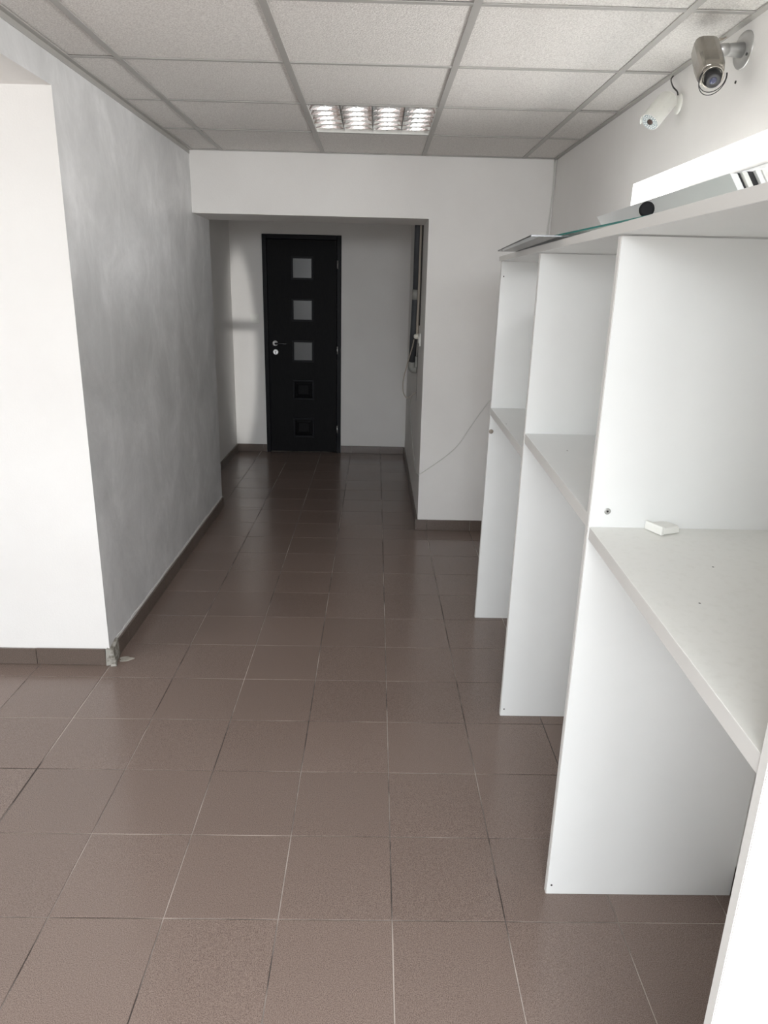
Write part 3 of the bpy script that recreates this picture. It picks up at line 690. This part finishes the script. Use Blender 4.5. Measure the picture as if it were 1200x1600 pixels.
tag(MB().tube(spline([(.232, 3.81, 2.40), (.233, 3.83, 1.9), (.232, 3.82, 1.55), (.230, 3.84, 1.33), (.234, 3.80, 1.27)]), .011, 10).build('beige_conduit', M['beige']), 'beige cable bundle running down beside the dark grey pipe', 'cable')
tag(MB().tube(spline([(.238, 3.752, 2.40), (.238, 3.757, 1.8), (.238, 3.77, 1.36)]), .005, 8).build('dark_conduit', M['cable_d']), 'thin dark conduit on the hall wall in front of the grey pipe', 'cable')
# ragged chase broken out of the plaster
q = MB(); z = 1.20; pz = []
zs = [1.20, 1.15, 1.09, 1.03, .98, .93, .88, .84, .80]
ws = [.008, .016, .022, .014, .018, .012, .016, .010, .004]
for z, wd in zip(zs, ws): pz.append((3.90+random.uniform(-.006, .006)+(1.2-z)*.05, wd, z))
for (ya, wa, za), (yb, wb, zb) in zip(pz, pz[1:]):
    q.hexa([(.2425, yb-wb, zb), (.2445, yb-wb, zb), (.2445, yb+wb, zb), (.2425, yb+wb, zb), (.2425, ya-wa, za), (.2445, ya-wa, za), (.2445, ya+wa, za), (.2425, ya+wa, za)])
tag(q.build('wall_chase', M['cable_d']), 'ragged dark slot broken in the hall wall below the grey pipe', 'wall slot')
so = empty('wall_socket', (.243, 3.66, 1.22)); tag(so, 'white wall socket on the side of the pier beside the pipe', 'socket')
child_of(MB().box(.234, .243, 3.615, 3.695, 1.225, 1.315).build('socket_plate', M['white_pl'], None, .003), so)
child_of(MB().lathe((.234, 3.655, 1.27), (0, 3.655, 1.27), [(0, .026), (.006, .026), (.007, .022)], 20).build('socket_face', M['white_pl']), so)
pg = empty('power_plug', (.222, 3.80, 1.27)); tag(pg, 'cream plug with a cable looping down in front of the grey pipe', 'plug')
child_of(MB().lathe((.243, 3.80, 1.285), (.18, 3.80, 1.275), [(0, .018), (.018, .020), (.034, .016), (.040, .008)], 16).build('plug_body', M['cream_pl']), pg)
child_of(MB().tube(spline([(.206, 3.80, 1.26), (.198, 3.83, 1.21), (.178, 3.88, 1.12), (.158, 3.93, 1.03), (.142, 3.95, .94), (.146, 3.95, .86), (.172, 3.94, .818), (.205, 3.93, .835), (.241, 3.92, .865)]), .0042, 8).build('plug_cable', M['beige']), pg)
q = MB(); q.box(.226, .243, 3.915, 3.955, 1.05, 1.13); child_of_ = q.build('junction_block', M['pipe_l'], None, .003); tag(child_of_, 'small grey terminal block beside the lower end of the pipe', 'terminal block')
# white coax cable: down the hall wall, round the pier corner, drooping up to the shelving
cx_ = spline([(.239, 4.45, .78), (.240, 4.75, .62), (.240, 4.45, .50), (.240, 4.05, .40), (.239, 3.60, .335), (.2385, 3.35, .372), (.237, 3.236, .398), (.252, 3.2345, .405), (.298, 3.2355, .438), (.412, 3.2358, .525), (.495, 3.2358, .606), (.562, 3.2358, .713), (.640, 3.2358, .839), (.703, 3.2358, .921), (.78, 3.2358, .97)], 8)
tag(MB().tube(cx_, .0036, 8).build('coax_cable', M['cable_w']), 'white cable drooping across the white pier behind the shelving', 'cable')
q = MB(); q.tube(spline([(.997, 3.236, 2.37), (.994, 3.235, 2.25), (.987, 3.234, 2.08), (.980, 3.233, 1.94), (.978, 3.234, 1.6)]), .0045, 8)
q.tube(spline([(.988, 3.236, 2.37), (.990, 3.232, 2.20), (.984, 3.233, 2.02), (.974, 3.233, 1.90), (.970, 3.234, 1.6)]), .0040, 8)
tag(q.build('corner_cable', M['cable_w']), 'two thin white cables hanging down the corner between the pier and the camera wall', 'cable')
